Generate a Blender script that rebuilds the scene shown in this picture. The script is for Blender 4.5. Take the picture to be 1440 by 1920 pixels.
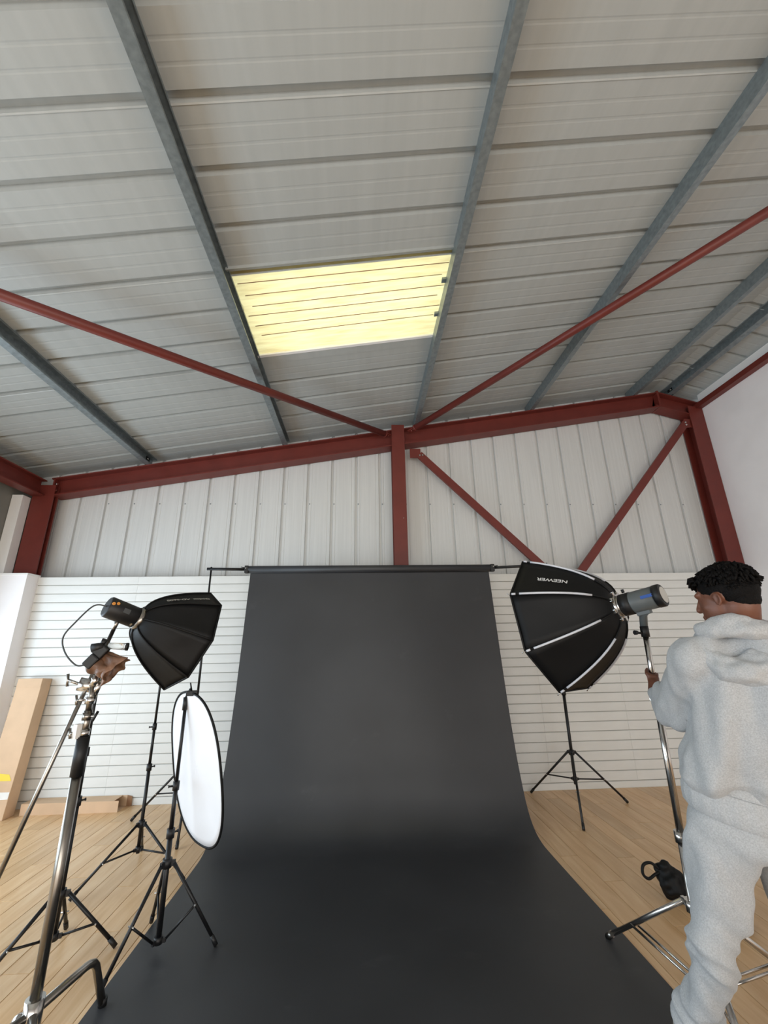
import bpy, bmesh, math, random
import numpy as np
from mathutils import Vector, Matrix, noise

random.seed(7)
scene = bpy.context.scene
for o in list(bpy.data.objects): bpy.data.objects.remove(o, do_unlink=True)
COL = scene.collection

# ------------------------------------------------------------------ camera
YAW, PITCH, ROLL = 0.05588, 0.30414, -0.016255
cam_d = bpy.data.cameras.new('camera'); cam = bpy.data.objects.new('camera', cam_d); COL.objects.link(cam)
cam_d.sensor_fit = 'HORIZONTAL'; cam_d.sensor_width = 36.0; cam_d.lens = 786.4 / 1440 * 36.0
cam_d.clip_start = 0.05; cam_d.clip_end = 200
_f = Vector((math.sin(YAW)*math.cos(PITCH), math.cos(YAW)*math.cos(PITCH), math.sin(PITCH)))
_r = Vector((math.cos(YAW), -math.sin(YAW), 0)); _u = _r.cross(_f)
_r2 = _r*math.cos(ROLL) + _u*math.sin(ROLL); _u2 = -_r*math.sin(ROLL) + _u*math.cos(ROLL)
M = Matrix((( _r2.x, _u2.x, -_f.x, 0.0), (_r2.y, _u2.y, -_f.y, -5.2484), (_r2.z, _u2.z, -_f.z, 1.5774), (0, 0, 0, 1)))
cam.matrix_world = M
scene.camera = cam

# ------------------------------------------------------------------ world, lights, exposure
w = bpy.data.worlds.new('overcast_sky'); scene.world = w; w.use_nodes = True
bg = w.node_tree.nodes['Background']; bg.inputs[0].default_value = (0.93, 0.97, 1.0, 1); bg.inputs[1].default_value = 1.8

def area(name, loc, rot, sx, sy, power, col):
    l = bpy.data.lights.new(name, 'AREA'); l.shape = 'RECTANGLE'; l.size = sx; l.size_y = sy; l.energy = power; l.color = col
    o = bpy.data.objects.new(name, l); COL.objects.link(o); o.location = loc; o.rotation_euler = rot
    return o
# daylight entering through the shop windows of the left wall and the entrance behind the camera
area('window_daylight', (-4.30, -3.65, 1.40), (0, -math.pi/2, 0), 1.9, 5.7, 122, (0.64, 0.84, 1.0))
area('entrance_daylight', (0.4, -8.9, 1.35), (math.pi/2, 0, 0), 7.0, 2.0, 150, (1.0, 0.93, 0.83))

scene.view_settings.view_transform = 'Standard'; scene.view_settings.look = 'None'
scene.view_settings.gamma = 1.0; scene.view_settings.use_curve_mapping = False
scene.view_settings.exposure = 0.18

# ------------------------------------------------------------------ materials
def lin(c):
    return tuple(((x/255)/12.92 if x/255 <= .04045 else ((x/255+.055)/1.055)**2.4) for x in c)
MATS = {}
def mat(name, rgb, rough=.5, metal=0.0, var=.06, vscale=6.0, stretch=(1,1,1), bump=0.0, bscale=60.0, bstretch=(1,1,1), sheen=0.0, spec=.5, objvar=0.0, coord='Object'):
    m = bpy.data.materials.new(name); m.use_nodes = True; nt = m.node_tree; N = nt.nodes; L = nt.links
    b = N['Principled BSDF']; b.inputs['Roughness'].default_value = rough; b.inputs['Metallic'].default_value = metal
    b.inputs['Specular IOR Level'].default_value = spec
    if sheen: b.inputs['Sheen Weight'].default_value = sheen
    col = lin(rgb)
    tc = N.new('ShaderNodeTexCoord'); mp = N.new('ShaderNodeMapping'); mp.inputs['Scale'].default_value = stretch
    L.new(tc.outputs[coord], mp.inputs[0])
    nz = N.new('ShaderNodeTexNoise'); nz.inputs['Scale'].default_value = vscale; nz.inputs['Detail'].default_value = 6
    L.new(mp.outputs[0], nz.inputs[0])
    r = N.new('ShaderNodeValToRGB')
    r.color_ramp.elements[0].position = .3; r.color_ramp.elements[1].position = .7
    r.color_ramp.elements[0].color = (*[max(0, c*(1-var*2)) for c in col], 1)
    r.color_ramp.elements[1].color = (*[min(1, c*(1+var)) for c in col], 1)
    L.new(nz.outputs[0], r.inputs[0])
    out = r.outputs[0]
    if objvar:
        oi = N.new('ShaderNodeObjectInfo'); mr = N.new('ShaderNodeMapRange')
        mr.inputs['To Min'].default_value = 1-objvar; mr.inputs['To Max'].default_value = 1+objvar
        L.new(oi.outputs['Random'], mr.inputs[0])
        hs = N.new('ShaderNodeHueSaturation'); L.new(mr.outputs[0], hs.inputs['Value']); L.new(out, hs.inputs['Color']); out = hs.outputs[0]
    L.new(out, b.inputs['Base Color'])
    if bump:
        n2 = N.new('ShaderNodeTexNoise'); n2.inputs['Scale'].default_value = bscale; n2.inputs['Detail'].default_value = 4
        mp2 = N.new('ShaderNodeMapping'); mp2.inputs['Scale'].default_value = bstretch
        L.new(tc.outputs[coord], mp2.inputs[0]); L.new(mp2.outputs[0], n2.inputs[0])
        bp = N.new('ShaderNodeBump'); bp.inputs['Strength'].default_value = bump; bp.inputs['Distance'].default_value = .01
        L.new(n2.outputs[0], bp.inputs['Height']); L.new(bp.outputs[0], b.inputs['Normal'])
    MATS[name] = m
    return m
RED = mat('red_oxide_paint', (110, 44, 36), .48, 0, .07, 5, bump=.05, bscale=40)
GALV = mat('galvanised_steel', (138, 148, 152), .42, .55, .12, 25, bump=.03, bscale=80)
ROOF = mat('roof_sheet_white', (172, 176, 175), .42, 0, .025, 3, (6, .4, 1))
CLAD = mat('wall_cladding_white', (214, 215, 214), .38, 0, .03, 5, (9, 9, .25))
SLAT = mat('slat_board_white', (228, 229, 227), .42, 0, .02, 4, (1, 1, 3), objvar=.015)
SLATB = mat('slat_backing', (165, 163, 158), .7)
PLASTER = mat('white_plaster', (250, 248, 250), .6, 0, .02, 3, bump=.04, bscale=90)
WHITE = mat('white_trim_paint', (242, 242, 242), .45, 0, .01)
PANEL = mat('grey_wall_panel', (128, 126, 120), .55, 0, .05, 2)
PAPER = mat('black_seamless_paper', (49, 50, 53), .52, 0, .10, 1.6, (1, 1, 1), bump=.03, bscale=6, spec=.6)
def scuffed(m):      # faint pale scuff marks on the paper
    nt = m.node_tree; N = nt.nodes; L = nt.links; b = N['Principled BSDF']; src = b.inputs['Base Color'].links[0].from_socket
    tc = N.new('ShaderNodeTexCoord'); mp = N.new('ShaderNodeMapping'); mp.inputs['Scale'].default_value = (1, 1.6, 1); mp.inputs['Location'].default_value = (3.3, 1.7, 0)
    L.new(tc.outputs['Object'], mp.inputs[0])
    nz = N.new('ShaderNodeTexNoise'); nz.inputs['Scale'].default_value = 2.6; nz.inputs['Detail'].default_value = 9; nz.inputs['Roughness'].default_value = .62; L.new(mp.outputs[0], nz.inputs[0])
    mr = N.new('ShaderNodeMapRange'); mr.inputs['From Min'].default_value = .62; mr.inputs['From Max'].default_value = .82; mr.inputs['To Max'].default_value = .35; L.new(nz.outputs[0], mr.inputs[0])
    mx = N.new('ShaderNodeMixRGB'); mx.inputs[2].default_value = (.10, .105, .11, 1); L.new(mr.outputs[0], mx.inputs[0]); L.new(src, mx.inputs[1]); L.new(mx.outputs[0], b.inputs['Base Color'])
scuffed(PAPER)
BLACKM = mat('black_painted_metal', (22, 22, 24), .42, .2, .05)
BLACKP = mat('black_plastic', (20, 20, 22), .5, 0, .05)
BLACKF = mat('black_softbox_fabric', (9, 9, 10), .6, 0, .12, 7, bump=.15, bscale=9, spec=.3)
GREYF = mat('white_inner_diffuser', (225, 225, 225), .8)
CHROME = mat('chromed_steel', (205, 203, 200), .2, 1.0, .04, 9)
STEEL = mat('brushed_steel', (150, 145, 138), .28, 1.0, .06, 9)
PIPING = mat('white_piping', (205, 207, 214), .5)
GREYB = mat('grey_light_body', (92, 98, 100), .45, 0, .04)
BLUE = mat('blue_anodised', (54, 88, 160), .4, .3)
ORANGE = mat('orange_button', (222, 150, 70), .5)
INKW = mat('white_print', (214, 214, 214), .6)
INKG = mat('grey_print', (196, 194, 188), .6)
CARD = mat('cardboard', (212, 180, 148), .75, 0, .05, 5, bump=.03, bscale=50)
CARDI = mat('cardboard_inside', (150, 112, 82), .85, 0, .06)
STICKY = mat('yellow_sticker', (238, 208, 70), .6)
STICKW = mat('white_sticker', (236, 234, 230), .6)
REFL = mat('white_reflector_cloth', (238, 240, 245), .5, 0, .01, bump=.05, bscale=7)
BROWN = mat('brown_wrap', (120, 86, 64), .45, 0, .3, 14, bump=.5, bscale=26)
SKIN = mat('skin', (110, 68, 50), .5, 0, .08, 9, bump=.03, bscale=200)
HAIR = mat('dark_hair', (10, 8, 8), .7, 0, .2, 40, bump=.5, bscale=160, spec=.15)
FLEECE = mat('grey_marl_fleece', (178, 180, 182), .92, 0, .10, 210, bump=.3, bscale=320, sheen=.2, spec=.2)
RUB = mat('black_shoe_rubber', (28, 28, 30), .7)
EYEW = mat('eye_white', (220, 215, 210), .3)
SOLE = mat('white_sole', (210, 208, 204), .6)
CORD = mat('grey_cable', (70, 72, 74), .5)

# oak planks: grain stretched along the board, tone differs from board to board
def oak():
    m = bpy.data.materials.new('oak_plank'); m.use_nodes = True; nt = m.node_tree; N = nt.nodes; L = nt.links
    b = N['Principled BSDF']; b.inputs['Roughness'].default_value = .34
    tc = N.new('ShaderNodeTexCoord'); oi = N.new('ShaderNodeObjectInfo')
    ad = N.new('ShaderNodeVectorMath'); ad.operation = 'ADD'
    sc = N.new('ShaderNodeVectorMath'); sc.operation = 'SCALE'; sc.inputs['Scale'].default_value = 37.0
    cx = N.new('ShaderNodeCombineXYZ')
    for i in range(3): L.new(oi.outputs['Random'], cx.inputs[i])
    L.new(cx.outputs[0], sc.inputs[0]); L.new(tc.outputs['Object'], ad.inputs[0]); L.new(sc.outputs[0], ad.inputs[1])
    mp = N.new('ShaderNodeMapping'); mp.inputs['Scale'].default_value = (14, 1.3, 1); L.new(ad.outputs[0], mp.inputs[0])
    n1 = N.new('ShaderNodeTexNoise'); n1.inputs['Scale'].default_value = 1.6; n1.inputs['Detail'].default_value = 8; n1.inputs['Distortion'].default_value = .6
    L.new(mp.outputs[0], n1.inputs[0])
    r = N.new('ShaderNodeValToRGB')
    e = r.color_ramp.elements; e[0].position = .28; e[1].position = .72
    e[0].color = (*lin((205, 163, 115)), 1); e[1].color = (*lin((228, 194, 152)), 1)
    k = e.new(.5); k.color = (*lin((218, 179, 134)), 1)
    L.new(n1.outputs[0], r.inputs[0])
    hs = N.new('ShaderNodeHueSaturation'); mr = N.new('ShaderNodeMapRange'); mr.inputs['To Min'].default_value = .9; mr.inputs['To Max'].default_value = 1.08
    L.new(oi.outputs['Random'], mr.inputs[0]); L.new(mr.outputs[0], hs.inputs['Value']); L.new(r.outputs[0], hs.inputs['Color'])
    L.new(hs.outputs[0], b.inputs['Base Color'])
    bp = N.new('ShaderNodeBump'); bp.inputs['Strength'].default_value = .06; bp.inputs['Distance'].default_value = .01
    L.new(n1.outputs[0], bp.inputs['Height']); L.new(bp.outputs[0], b.inputs['Normal'])
    return m
OAK = oak()
# yellowed translucent rooflight sheet: daylight comes through it from the sky above
def rooflight():
    m = bpy.data.materials.new('yellowed_rooflight'); m.use_nodes = True; nt = m.node_tree; N = nt.nodes; L = nt.links
    N.remove(N['Principled BSDF']); out = N['Material Output']
    tc = N.new('ShaderNodeTexCoord'); mp = N.new('ShaderNodeMapping'); mp.inputs['Scale'].default_value = (.8, 6, 1); L.new(tc.outputs['Object'], mp.inputs[0])
    nz = N.new('ShaderNodeTexNoise'); nz.inputs['Scale'].default_value = 4.5; nz.inputs['Detail'].default_value = 8; L.new(mp.outputs[0], nz.inputs[0])
    r = N.new('ShaderNodeValToRGB'); e = r.color_ramp.elements
    e[0].position = .30; e[1].position = .62; e[0].color = (*lin((232, 216, 156)), 1); e[1].color = (*lin((254, 244, 186)), 1)
    L.new(nz.outputs[0], r.inputs[0])
    t = N.new('ShaderNodeBsdfTranslucent'); d = N.new('ShaderNodeBsdfDiffuse'); mx = N.new('ShaderNodeMixShader'); mx.inputs[0].default_value = .25
    L.new(r.outputs[0], t.inputs[0]); L.new(r.outputs[0], d.inputs[0]); L.new(t.outputs[0], mx.inputs[1]); L.new(d.outputs[0], mx.inputs[2])
    L.new(mx.outputs[0], out.inputs[0])
    return m
ROOFL = rooflight()
def glassm():
    m = bpy.data.materials.new('clear_tube_glass'); m.use_nodes = True; nt = m.node_tree
    b = nt.nodes['Principled BSDF']; b.inputs['Transmission Weight'].default_value = .85; b.inputs['Roughness'].default_value = .12
    b.inputs['Base Color'].default_value = (.95, .97, .97, 1); b.inputs['IOR'].default_value = 1.2
    return m
GLASS = glassm()

# ------------------------------------------------------------------ mesh helpers (world coordinates)
V = Vector
class MB:
    def __init__(s): s.v = []; s.f = []; s.sm = []
    def add(s, vs, fs, smooth=False):
        n = len(s.v); s.v += [tuple(p) for p in vs]; s.f += [tuple(i+n for i in f) for f in fs]; s.sm += [smooth]*len(fs); return s
    def box(s, lo, hi):
        x0, y0, z0 = lo; x1, y1, z1 = hi
        return s.hexa([(x0,y0,z0),(x1,y0,z0),(x1,y1,z0),(x0,y1,z0),(x0,y0,z1),(x1,y0,z1),(x1,y1,z1),(x0,y1,z1)])
    def hexa(s, p):
        return s.add(p, [(0,3,2,1),(4,5,6,7),(0,1,5,4),(1,2,6,5),(2,3,7,6),(3,0,4,7)])
    def obox(s, c, ax, ay, az):   # oriented box from centre and half-axis vectors
        c, ax, ay, az = V(c), V(ax), V(ay), V(az)
        return s.hexa([c-ax-ay-az, c+ax-ay-az, c+ax+ay-az, c-ax+ay-az, c-ax-ay+az, c+ax-ay+az, c+ax+ay+az, c-ax+ay+az])
    def beam(s, p0, p1, wd, ht, up=(0,0,1)):
        p0, p1 = V(p0), V(p1); d = (p1-p0); L = d.length; d.normalize()
        sd = d.cross(V(up)).normalized(); u = sd.cross(d)
        return s.obox((p0+p1)/2, d*L/2, sd*wd/2, u*ht/2)
    def tube(s, p0, p1, r0, r1=None, n=14, caps=True):
        r1 = r0 if r1 is None else r1
        return s.path([p0, p1], [r0, r1], n, caps)
    def path(s, pts, rad, n=12, caps=True):
        pts = [V(p) for p in pts]
        if not isinstance(rad, (list, tuple)): rad = [rad]*len(pts)
        m = len(pts); vs = []; up = None
        for i, p in enumerate(pts):
            if i == 0: d = pts[1]-pts[0]
            elif i == m-1: d = pts[-1]-pts[-2]
            else: d = (pts[i+1]-pts[i]).normalized() + (pts[i]-pts[i-1]).normalized()
            d.normalize()
            if up is None:
                up = d.orthogonal().normalized()
            else:
                up = (up - d*up.dot(d)); up.normalize()
            sd = d.cross(up)
            for k in range(n):
                a = 2*math.pi*k/n; vs.append(p + (up*math.cos(a) + sd*math.sin(a))*rad[i])
        fs = [(i*n+k, i*n+(k+1) % n, (i+1)*n+(k+1) % n, (i+1)*n+k) for i in range(m-1) for k in range(n)]
        s.add(vs, fs, True)
        if caps:
            b = len(s.v)-len(vs)
            s.f += [tuple(b+k for k in range(n))[::-1], tuple(b+(m-1)*n+k for k in range(n))]; s.sm += [False, False]
        return s
    def sphere(s, c, r, n=14, m=8, ax=None):
        c = V(c)
        if not isinstance(r, (tuple, list)): r = (r, r, r)
        A = ax or (V((1,0,0)), V((0,1,0)), V((0,0,1)))
        vs = [c + A[2]*r[2]]
        for i in range(1, m):
            t = math.pi*i/m
            for k in range(n):
                a = 2*math.pi*k/n
                vs.append(c + A[0]*(r[0]*math.sin(t)*math.cos(a)) + A[1]*(r[1]*math.sin(t)*math.sin(a)) + A[2]*(r[2]*math.cos(t)))
        vs.append(c - A[2]*r[2]); fs = []
        for k in range(n): fs.append((0, 1+k, 1+(k+1) % n))
        for i in range(m-2):
            for k in range(n):
                a = 1+i*n+k; b = 1+i*n+(k+1) % n; fs.append((a, a+n, b+n, b))
        e = len(vs)-1
        for k in range(n): fs.append((e, 1+(m-2)*n+(k+1) % n, 1+(m-2)*n+k))
        return s.add(vs, fs, True)
    def caps(s, pts, rad, n=14):   # chain of capsule segments (closed pieces that overlap, for remeshing)
        for i in range(len(pts)-1):
            s.tube(pts[i], pts[i+1], rad[i], rad[i+1], n)
        for p, r in zip(pts, rad): s.sphere(p, r, n, 8)
        return s
    def extrude(s, prof, d, closed=False):   # profile points swept by vector d
        prof = [V(p) for p in prof]; d = V(d); n = len(prof)
        return s.add(prof + [p+d for p in prof], [(i, (i+1) % n, n+(i+1) % n, n+i) for i in range(n if closed else n-1)])
    def prism(s, prof, d):
        s.extrude(prof, d, True); n = len(prof); b = len(s.v)-2*n
        s.f += [tuple(b+i for i in range(n))[::-1], tuple(b+n+i for i in range(n))]; s.sm += [False, False]
        return s
    def mesh(s, name, org=(0,0,0)):
        me = bpy.data.meshes.new(name); ox, oy, oz = org
        me.from_pydata([(x-ox, y-oy, z-oz) for x, y, z in s.v], [], s.f)
        me.polygons.foreach_set('use_smooth', s.sm); me.update()
        return me
    def build(s, name, material, parent=None, org=None, bevel=0):
        o0 = tuple(parent['_o']) if parent is not None and '_o' in parent else (org or (0,0,0))
        me = s.mesh(name, o0); me.materials.append(material)
        o = bpy.data.objects.new(name, me); COL.objects.link(o)
        bm = bmesh.new(); bm.from_mesh(me); bmesh.ops.recalc_face_normals(bm, faces=bm.faces); bm.to_mesh(me); bm.free()
        o['_o'] = o0
        if parent is not None: o.parent = parent
        else: o.location = o0
        if bevel:
            b = o.modifiers.new('bevel', 'BEVEL'); b.width = bevel; b.segments = 2; b.limit_method = 'ANGLE'
        return o
def tag(o, label=None, cat=None, group=None, kind=None):
    if label: o['label'] = label
    if cat: o['category'] = cat
    if group: o['group'] = group
    if kind: o['kind'] = kind
    return o
def thing(name, loc, label, cat, group=None):
    o = bpy.data.objects.new(name, None); COL.objects.link(o); o.location = loc; o['_o'] = tuple(loc); o.empty_display_size = .1
    return tag(o, label, cat, group)
def copy_part(o, parent, loc):
    c = o.copy(); COL.objects.link(c); c.parent = parent; c.location = loc
    return c

# ================================================================== THE SETTING
XL, XR, YB, YF = -4.35, 5.10, 0.2525, -9.0     # left wall, right wall, back cladding, front wall
S = .1703                                      # roof slope of the long pitch
def ztop(x): return 4.383 + S*x                # top of the rafter = underside of purlins
HS = .14                                       # purlin height
RX = 4.50                                      # ridge
def zsheet(x): return ztop(min(x, RX)) + HS - (.30*(x-RX) if x > RX else 0)

# ---- floor with planks
fl = MB().box((XL-.1, YF-.1, -.15), (XR+.2, YB+.1, -.008)).build('floor', OAK); tag(fl, 'pale oak laminate plank floor of the studio', kind='structure')
PWD, PLN = .1395, 1.285
def plank_mesh(L):
    g = .0009; h = .0022
    return MB().add([(-PWD/2+g,-L/2+g,-.008),(PWD/2-g,-L/2+g,-.008),(PWD/2-g,L/2-g,-.008),(-PWD/2+g,L/2-g,-.008),
                     (-PWD/2+g,-L/2+g,-.0015),(PWD/2-g,-L/2+g,-.0015),(PWD/2-g,L/2-g,-.0015),(-PWD/2+g,L/2-g,-.0015),
                     (-PWD/2+g+h,-L/2+g+h,0),(PWD/2-g-h,-L/2+g+h,0),(PWD/2-g-h,L/2-g-h,0),(-PWD/2+g+h,L/2-g-h,0)],
                    [(0,1,5,4),(1,2,6,5),(2,3,7,6),(3,0,4,7),(4,5,9,8),(5,6,10,9),(6,7,11,10),(7,4,8,11),(8,9,10,11)]).mesh('plank')
pm = {}
ncol = 0
x = -4.27
while x < XR:
    y1 = 0.0
    first = PLN*((ncol*.382) % 1.0)
    first = max(first, .18)
    L = first
    while y1 > -4.75:
        key = round(L, 2)
        if key not in pm:
            pm[key] = plank_mesh(key); pm[key].materials.append(OAK)
        o = bpy.data.objects.new('plank', pm[key]); COL.objects.link(o); o.parent = fl; o.location = (x, y1-key/2, 0)
        y1 -= key; L = PLN if y1-PLN > -4.6 else max(.2, y1+4.8)
    x += PWD; ncol += 1

# ---- back wall: ribbed cladding sheets above, slat boards below
bw = MB().box((XL-.05, YB+.03, -.1), (XR+.2, YB+.09, 5.5)).build('wall_back', CLAD); tag(bw, 'white ribbed metal cladding on the back wall above the slat boards', kind='structure')
RP = .3333
def rib_prof(u0, n, base):     # profile in (u, depth): n ribs, recessed away from the room
    P = []
    for k in range(n):
        c = u0 + (k+.5)*RP
        for q in (-RP/2, ):
            P.append((c+q, 0))
        P += [(c-.064, 0), (c-.060, .0025), (c-.054, .0025), (c-.050, 0), (c-.020, 0), (c-.013, .034), (c+.013, .034), (c+.020, 0), (c+.050, 0), (c+.054, .0025), (c+.060, .0025), (c+.064, 0)]
    P.append((u0+n*RP, 0))
    return P
rib0 = -3.889*(5.2484+YB)/5.2484               # first visible rib
x = rib0 - RP*1.5
while x < XR+.1:
    prof = [(min(u, XR+.15), YB+d, 2.0) for u, d in rib_prof(x, 3, 0)]
    m = MB()
    n = len(prof)
    vs = [V(p) for p in prof] + [V((p[0], p[1], zsheet(p[0])+.03)) for p in prof]
    m.add(vs, [(i, i+1, n+i+1, n+i) for i in range(n-1)])
    o = m.build('cladding_sheet', CLAD, bw)
    x += 3*RP
# screw heads in two rows on the ribs
m = MB()
for zz in (3.42, ):
    xx = rib0
    while xx < XR-.1:
        if zz < ztop(xx)-.35: m.sphere((xx+.03, YB-.002, zz), (.009, .006, .009), 8, 5)
        xx += RP
tag(m.build('screw_heads', GALV, bw), kind='stuff')

sw = MB().box((-3.868, .006, 0), (XR, .022, 2.40)).build('wall_slat', SLATB); tag(sw, 'white horizontal slat board wall behind the backdrop', kind='structure')
PZ = .1015
joints = [-3.868, -2.70, -.30, 2.10, 3.10, XR]
bmesh_cache = {}
for j in range(len(joints)-1):
    x0, x1 = joints[j], joints[j+1]; L = x1-x0-.0015
    hz = PZ-.0055
    me = MB().prism([(-L/2, .006, -hz/2), (-L/2, -.002, -hz/2+.001), (-L/2, -.005, -hz/2+.004), (-L/2, -.005, hz/2-.004), (-L/2, -.002, hz/2-.001), (-L/2, .006, hz/2)], (L, 0, 0)).mesh('slat_board')
    me.materials.append(SLAT)
    for k in range(23):
        o = bpy.data.objects.new('slat_board', me); COL.objects.link(o); o.parent = sw; o.location = ((x0+x1)/2, 0, 2.405-PZ*(k+.5))
bb = MB().box((-3.868, -.004, 0), (XR, .02, .066)).build('baseboard_back', SLAT, bevel=.003); tag(bb, 'white skirting strip under the slat boards', kind='structure')

# ---- left stub wall, left wall with shop windows
st = MB().box((XL, -.19, 0), (-3.868, .02, 2.40)).build('wall_stub', PLASTER); tag(st, 'white boxed-in pier at the left of the slat wall', kind='structure')
tr = MB().box((XL, -.195, 2.40), (-3.862, .02, 2.425)).build('trim_1', WHITE, bevel=.003); tag(tr, 'white capping strip on the boxed-in pier', kind='structure')
lw = MB()
lw.box((XL-.12, YF, 2.45), (XL, YB+.05, 4.0))
lw.box((XL-.12, -.7, -.1), (XL, YB+.05, 2.45)); lw.box((XL-.12, YF, -.1), (XL, -6.6, 2.45)); lw.box((XL-.12, -6.6, -.1), (XL, -.7, .35))
lw = lw.build('wall_left', PANEL); tag(lw, 'grey panelled left wall above the shop windows', kind='structure')
wf = MB()
for yy in (-.72, -2.2, -3.65, -5.1, -6.58): wf.box((XL-.09, yy-.03, .35), (XL-.03, yy+.03, 2.45))
wf.box((XL-.09, -6.6, .35), (XL-.03, -.7, .41)); wf.box((XL-.09, -6.6, 2.39), (XL-.03, -.7, 2.45))
tag(wf.build('window_1', WHITE), 'white frame of the shop window in the left wall', kind='structure')
t2 = MB().box((XL+.005, -.10, 2.43), (-4.215, .03, 3.42)).build('trim_2', WHITE, bevel=.003); tag(t2, 'pale vertical trim strip beside the left red column', kind='structure')

# ---- right wall, front wall
rw = MB().box((XR, YF, -.1), (XR+.12, YB+.05, 5.02)).build('wall_right', PLASTER); tag(rw, 'smooth white plastered right wall', kind='structure')
t3 = MB().beam((XR-.015, YF, 5.01), (XR-.015, .02, 5.01), .05, .15).build('trim_3', WHITE); tag(t3, 'white strip along the top of the right wall', kind='structure')
fw = MB()
fw.box((XL-.1, YF-.12, -.1), (-3.2, YF, 5.6)); fw.box((4.0, YF-.12, -.1), (XR+.1, YF, 5.6)); fw.box((-3.2, YF-.12, 2.4), (4.0, YF, 5.6)); fw.box((-3.2, YF-.12, -.1), (4.0, YF, .3))
tag(fw.build('wall_front', PLASTER), 'white wall behind the camera with a wide glazed entrance', kind='structure')

# ---- roof: profiled sheets as parts of the ceiling, purlins below
ce = MB()
ce.add([(XL-.15, YF-.1, zsheet(XL)+.30), (RX, YF-.1, zsheet(RX)+.30), (RX, -2.75, zsheet(RX)+.30), (XL-.15, -2.75, zsheet(XL)+.30)], [(0, 1, 2, 3)])
ce.add([(XL-.15, -1.45, zsheet(XL)+.30), (RX, -1.45, zsheet(RX)+.30), (RX, YB+.1, zsheet(RX)+.30), (XL-.15, YB+.1, zsheet(XL)+.30)], [(0, 1, 2, 3)])
ce.add([(XL-.15, -2.75, zsheet(XL)+.30), (-1.15, -2.75, zsheet(-1.15)+.30), (-1.15, -1.45, zsheet(-1.15)+.30), (XL-.15, -1.45, zsheet(XL)+.30)], [(0, 1, 2, 3)])
ce.add([(.9, -2.75, zsheet(.9)+.30), (RX, -2.75, zsheet(RX)+.30), (RX, -1.45, zsheet(RX)+.30), (.9, -1.45, zsheet(.9)+.30)], [(0, 1, 2, 3)])
ce.add([(RX, YF-.1, zsheet(RX)+.30), (XR+.2, YF-.1, zsheet(XR)+.25), (XR+.2, YB+.1, zsheet(XR)+.25), (RX, YB+.1, zsheet(RX)+.30)], [(0, 1, 2, 3)])
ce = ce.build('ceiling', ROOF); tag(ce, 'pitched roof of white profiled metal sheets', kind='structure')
RQ = .365
def roof_prof(y0, n):          # ribs open downwards (recess upwards)
    P = []
    for k in range(n):
        c = y0 - k*RQ
        P += [(c+.032, 0), (c+.022, .040), (c-.018, .040), (c-.030, 0), (c-.120, 0), (c-.127, .0014), (c-.137, .0014), (c-.144, 0), (c-.216, 0), (c-.223, .0014), (c-.233, .0014), (c-.240, 0)]
    P.append((y0-n*RQ+.032, 0))
    return P
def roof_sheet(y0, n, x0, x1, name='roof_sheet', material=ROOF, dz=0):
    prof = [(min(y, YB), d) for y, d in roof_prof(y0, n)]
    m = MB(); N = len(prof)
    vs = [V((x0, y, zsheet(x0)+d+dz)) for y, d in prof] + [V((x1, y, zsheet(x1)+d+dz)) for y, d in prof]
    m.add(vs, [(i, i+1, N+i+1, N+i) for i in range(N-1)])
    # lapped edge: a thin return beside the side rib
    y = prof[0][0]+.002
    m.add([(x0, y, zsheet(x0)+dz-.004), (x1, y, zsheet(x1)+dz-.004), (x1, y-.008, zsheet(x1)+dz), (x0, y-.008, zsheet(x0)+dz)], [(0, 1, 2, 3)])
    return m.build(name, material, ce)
y = -3.735 + 3*RQ*4
while y > YF:
    if abs(y-(-3.735+6*RQ)) < .01:
        roof_sheet(y, 3, XL-.1, -1.02); roof_sheet(y, 3, .80, RX)
        roof_sheet(y, 3, RX, XR+.2)
    else:
        if y-3*RQ < YB:
            roof_sheet(y, 3, XL-.1, RX); roof_sheet(y, 3, RX, XR+.2)
    y -= 3*RQ
# rooflight between the two middle purlins
SY0, SY1 = -2.655, -1.655
rl = thing('rooflight', ((-1.0+.76)/2, (SY0+SY1)/2, zsheet(-.1)), 'yellowed translucent rooflight glowing between two purlins in the roof', 'skylight')
m = MB(); n = 44; prof = []
for i in range(n+1):
    yy = SY0 + (SY1-SY0)*i/n; d = .012 + (.006 if i % 7 == 0 else 0)
    prof.append((yy, d))
vs = [V((-1.04, a, zsheet(-1.04)+d)) for a, d in prof] + [V((.80, a, zsheet(.80)+d)) for a, d in prof]
m.add(vs, [(i, i+1, n+1+i+1, n+1+i) for i in range(n)], True); m.build('translucent_sheet', ROOFL, rl)
m = MB()
for ya, yb_, mt_, dz in ((SY1-.004, SY1+.030, WHITE, -.006), (SY1+.030, SY1+.145, ROOF, 0)):
    m = MB().hexa([(-1.04, ya, zsheet(-1.04)+dz), (.80, ya, zsheet(.80)+dz), (.80, yb_, zsheet(.80)+dz), (-1.04, yb_, zsheet(-1.04)+dz),
            (-1.04, ya, zsheet(-1.04)+.02), (.80, ya, zsheet(.80)+.02), (.80, yb_, zsheet(.80)+.02), (-1.04, yb_, zsheet(-1.04)+.02)])
    m.build('edge_strip', mt_, rl)
for i, yy in enumerate((-2.52, -2.40, -2.285, -2.17, -2.05, -1.93)):
    MB().tube((-1.0+.03*(i % 3), yy, zsheet(-1.0)+.008), (.74-.04*(i % 2), yy, zsheet(.74)+.008), .0035, n=6).build('sheet_flute', CARDI, rl)
m = MB()
ya, yb_ = SY0-.04, SY0+.004
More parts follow.
